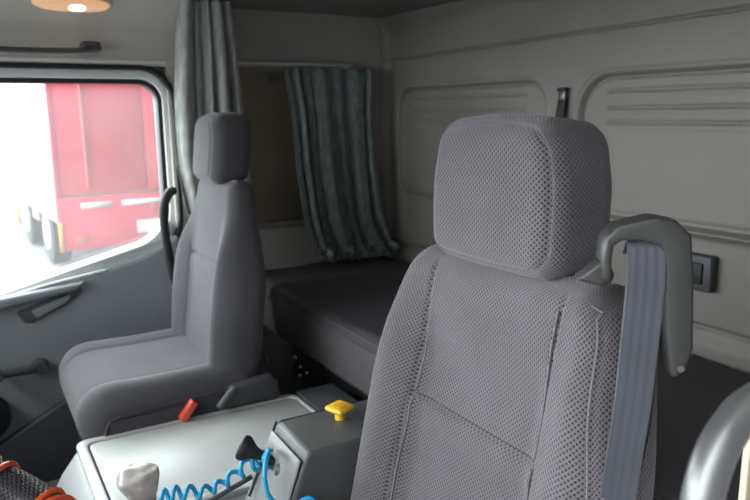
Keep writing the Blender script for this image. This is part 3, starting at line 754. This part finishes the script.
# air blow gun and its coiled blue hose, lying across the lid
def on(px, py, z=.50): pass
def blow_gun():
    root = empty('air_gun', (.37, 1.22, .55), 'black air blow gun with a trumpet-shaped end on the console, tangled in blue hose', 'air gun')
    # trumpet end
    A = Vector((.402, 1.205, .626)); B = Vector((.462, 1.160, .592))
    d = (B-A)
    prof = [(0, .019), (.03, .0235), (.10, .0255), (.18, .0235), (.34, .014), (.5, .0095), (.75, .008), (1, .009)]
    tube('handle', [A+d*t for t, r in prof], [r for t, r in prof], M_dark, root, 20)
    tube('handle_face', [A-d*.012, A+d*.01], [.011, .018], M_seatpl, root, 20)
    P = [B+Vector((-.004, -.010, -.002)), B+Vector((.010, -.028, -.008)), B+Vector((.016, -.050, -.020))]
    tube('valve_body', [tuple(p) for p in P], [.017, .025, .022], M_seatpl, root, 14)
    tube('coupling', [tuple(P[1]+Vector((-.012, -.004, .010))), tuple(P[2]+Vector((-.014, -.006, .006)))], [.009, .010], M_chrome, root, 12)
    tube('nozzle', [(.430, 1.225, .545), (.365, 1.235, .518), (.285, 1.225, .499)], [.0055, .005, .004], M_seatpl, root, 10)
    tube('trigger_rod', [(.492, 1.240, .640), (.455, 1.215, .590), (.41, 1.190, .525)], .0032, M_dark, root, 8)
blow_gun()
def hose():
    cen = smooth_path([(.265, 1.285, .520), (.30, 1.275, .520), (.345, 1.255, .524), (.385, 1.235, .545), (.425, 1.20, .585), (.448, 1.155, .612)], 40)
    P = []; n = len(cen)
    tur = [(0, 0)]
    for i, c in enumerate(cen):
        t = i/(n-1); ph = 2*math.pi*8.3*t
        a = np.array(cen[min(i+1, n-1)])-np.array(cen[max(i-1, 0)]); a = _n(a)
        up = np.array([0, 0, 1.]); sd = _n(np.cross(a, up)); u2 = np.cross(sd, a)
        r = .016*(.75+.25*math.sin(t*9))
        P.append(c+sd*r*math.cos(ph)+u2*r*math.sin(ph))
    P = [tuple(p) for p in P]
    tail = [(.432, 1.130, .640), (.418, 1.112, .632), (.408, 1.095, .605), (.412, 1.080, .575), (.438, 1.062, .560), (.470, 1.048, .575), (.478, 1.040, .562), (.455, 1.036, .54), (.420, 1.036, .47), (.400, 1.036, .30)]
    P = P+smooth_path([P[-1]]+tail, 8)[2:]
    o = tube('air_hose', P, .0046, M_blue, None, 10)
    tag(o, 'thin bright blue coiled air hose trailing over the console', 'hose')
hose()

# ------------------------------------------------------------------ steering wheel
def wheel():
    C = Vector((-.105, .755, .860)); tl = R(28); rad = .198; rt = .027
    e1 = Vector((math.cos(tl), 0, -math.sin(tl))); e2 = Vector((0, 1, 0)); N = e1.cross(e2)
    root = empty('steering_wheel', tuple(C-Vector((.12, 0, .2))), 'steering wheel with a black perforated cover and orange-red lacing', 'steering wheel')
    n, m = 160, 24; V, F, UV = [], [], []
    for i in range(n+1):
        a = 2*math.pi*i/n; rd = e1*math.cos(a)+e2*math.sin(a)
        for j in range(m+1):
            b = 2*math.pi*j/m
            V.append(tuple(C+rd*(rad+rt*math.cos(b))+N*rt*math.sin(b))); UV.append((a*rad, b*rt))
    for i in range(n):
        for j in range(m): q = i*(m+1)+j; F.append((q, q+1, q+m+2, q+m+1))
    mesh('rim_cover', V, F, M_cover, root, True, uv=UV)
    K = 14
    for k in range(K):                              # V-shaped lacing around the rim
        a0 = 2*math.pi*k/K+.09; pts = []
        for t in np.linspace(-1, 1, 33):
            b = -2.2+4.4*(1-abs(t)); a = a0+.085*t
            rd = e1*math.cos(a)+e2*math.sin(a); bb = b+math.pi*.5
            pts.append(C+rd*(rad+(rt+.001)*math.cos(bb))+N*(rt+.001)*math.sin(bb))
        tube('lace', pts, .0040, M_lace, root, 6)
    hubm = bmesh.new(); add_tube(hubm, [C-N*.03, C-N*.02, C+N*.012, C+N*.018], [.05, .062, .062, .05], 32)
    bm_obj('hub', hubm, M_seatpl, root)
    for a in (R(70), R(-70), R(160), R(-160)):
        rd = e1*math.cos(a)+e2*math.sin(a)
        tube('spoke', [C+rd*.05, C+rd*.12-N*.004, C+rd*(rad-.01)], [.016, .013, .011], M_seatpl, root, 12)
    tube('column', [C-N*.03, C-N*.30], [.04, .05], M_seatpl, root, 20)
wheel()

# ------------------------------------------------------------------ metal rail beside the near seat
root = empty('grab_rail', (.44, .29, 0), 'bent silver metal tube rail rising in the right foreground', 'rail')
tube('rail_tube', [(.428, .277, -.05), (.428, .277, .50)]+smooth_path([(.428, .277, .86), (.428, .277, .918), (.4295, .277, .947), (.436, .279, .977), (.450, .282, 1.000), (.475, .287, 1.015), (.52, .297, 1.021), (.66, .32, 1.021)], 8), .0145, M_metal, root, 20)
tube('foot_flange', [(.428, .277, -.055), (.428, .277, -.045)], [.03, .03], M_metal, root, 20)
st(box('trim_8', (.36, .19, -.12), (.64, .36, -.055), M_doord, bev=.01))

# ------------------------------------------------------------------ outside
st(box('ground', (-30, -30, -1.12), (30, 45, -1.0), mat('pale_asphalt', (.12, .12, .12), .9, noise=.15, nscale=2)))
def truck():
    root = empty('box_truck', (2.4, 11, -1.0), 'red box truck with a pale side parked outside the passenger window', 'truck')
    root.rotation_euler = (0, 0, 0)
    O = Vector((1.085, 10.5, 0)); th = R(3.5)
    Mx = Matrix.Translation(O) @ Matrix.Rotation(th, 4, 'Z')
    red = mat('truck_red', (.72, .05, .10), .45, noise=.08, nscale=1.5); pale = mat('truck_side_white', (.60, .36, .36), .5, noise=.05, nscale=1)
    amber = mat('amber_marker', (.85, .50, .08), .4); wht = mat('reflective_white', (.8, .8, .8), .4)
    tyre = mat('tyre_rubber', (.03, .03, .03), .8); redd = mat('lamp_red', (.6, .16, .05), .3)
    B = lambda n, a, b, m, p=root, bv=0: box(n, a, b, m, p, bv, 2, Mx)
    B('body', (0, .06, -.24), (2.5, 8.0, 3.0), pale, bv=.02)
    B('rear_door', (.03, .01, .17), (1.24, .055, 2.95), red, bv=.012); B('rear_door', (1.26, .01, .17), (2.47, .055, 2.95), red, bv=.012)
    B('side_edge', (-.012, -.01, -.24), (.05, .12, 3.0), red, bv=.01)
    B('tail_lift', (.0, -.03, -.62), (2.5, .05, .12), red, bv=.02)
    B('reflective_band', (.30, -.045, -.03), (.72, -.03, .04), wht); B('reflective_band', (.86, -.045, -.03), (1.60, -.03, .04), wht)
    B('number_plate', (1.05, -.045, -.45), (1.62, -.03, -.27), wht, bv=.004)
    B('tail_lamp', (.20, -.05, -.52), (.34, -.03, -.42), redd, bv=.008); B('tail_lamp', (2.16, -.05, -.52), (2.30, -.03, -.42), redd, bv=.008)
    B('tail_lamp', (1.25, -.05, -.12), (1.33, -.03, -.05), redd, bv=.006)
    B('corner_marker', (-.02, -.03, -.62), (.03, -.045, -.20), amber)
    o = tube('door_bar', [Mx @ Vector((.42, -.02, 2.9)), Mx @ Vector((.42, -.02, .25))], .022, mat('bar_pink_grey', (.60, .12, .14), .5), root, 10)
    B('chassis', (.35, .2, -.50), (2.15, 7.9, -.25), tyre)
    B('side_guard', (.02, 1.9, -.42), (.06, 2.5, -.25), mat('guard_grey', (.25, .23, .23), .6), bv=.01)
    B('side_marker', (-.012, 4.1, -.75), (.02, 4.35, -.10), amber)
    for x in (.02, 2.2):
        for y in (1.25, 3.3):
            c = [Mx @ Vector((x+a, y, -.52)) for a in (0, .02, .26, .28)]
            w = tube('wheel', c, [.42, .47, .47, .42], tyre, root, 32)
            tube('rim', [Mx @ Vector((x-.005, y, -.52)), Mx @ Vector((x+.01, y, -.52))], [.25, .25], wht, w, 24)
truck()
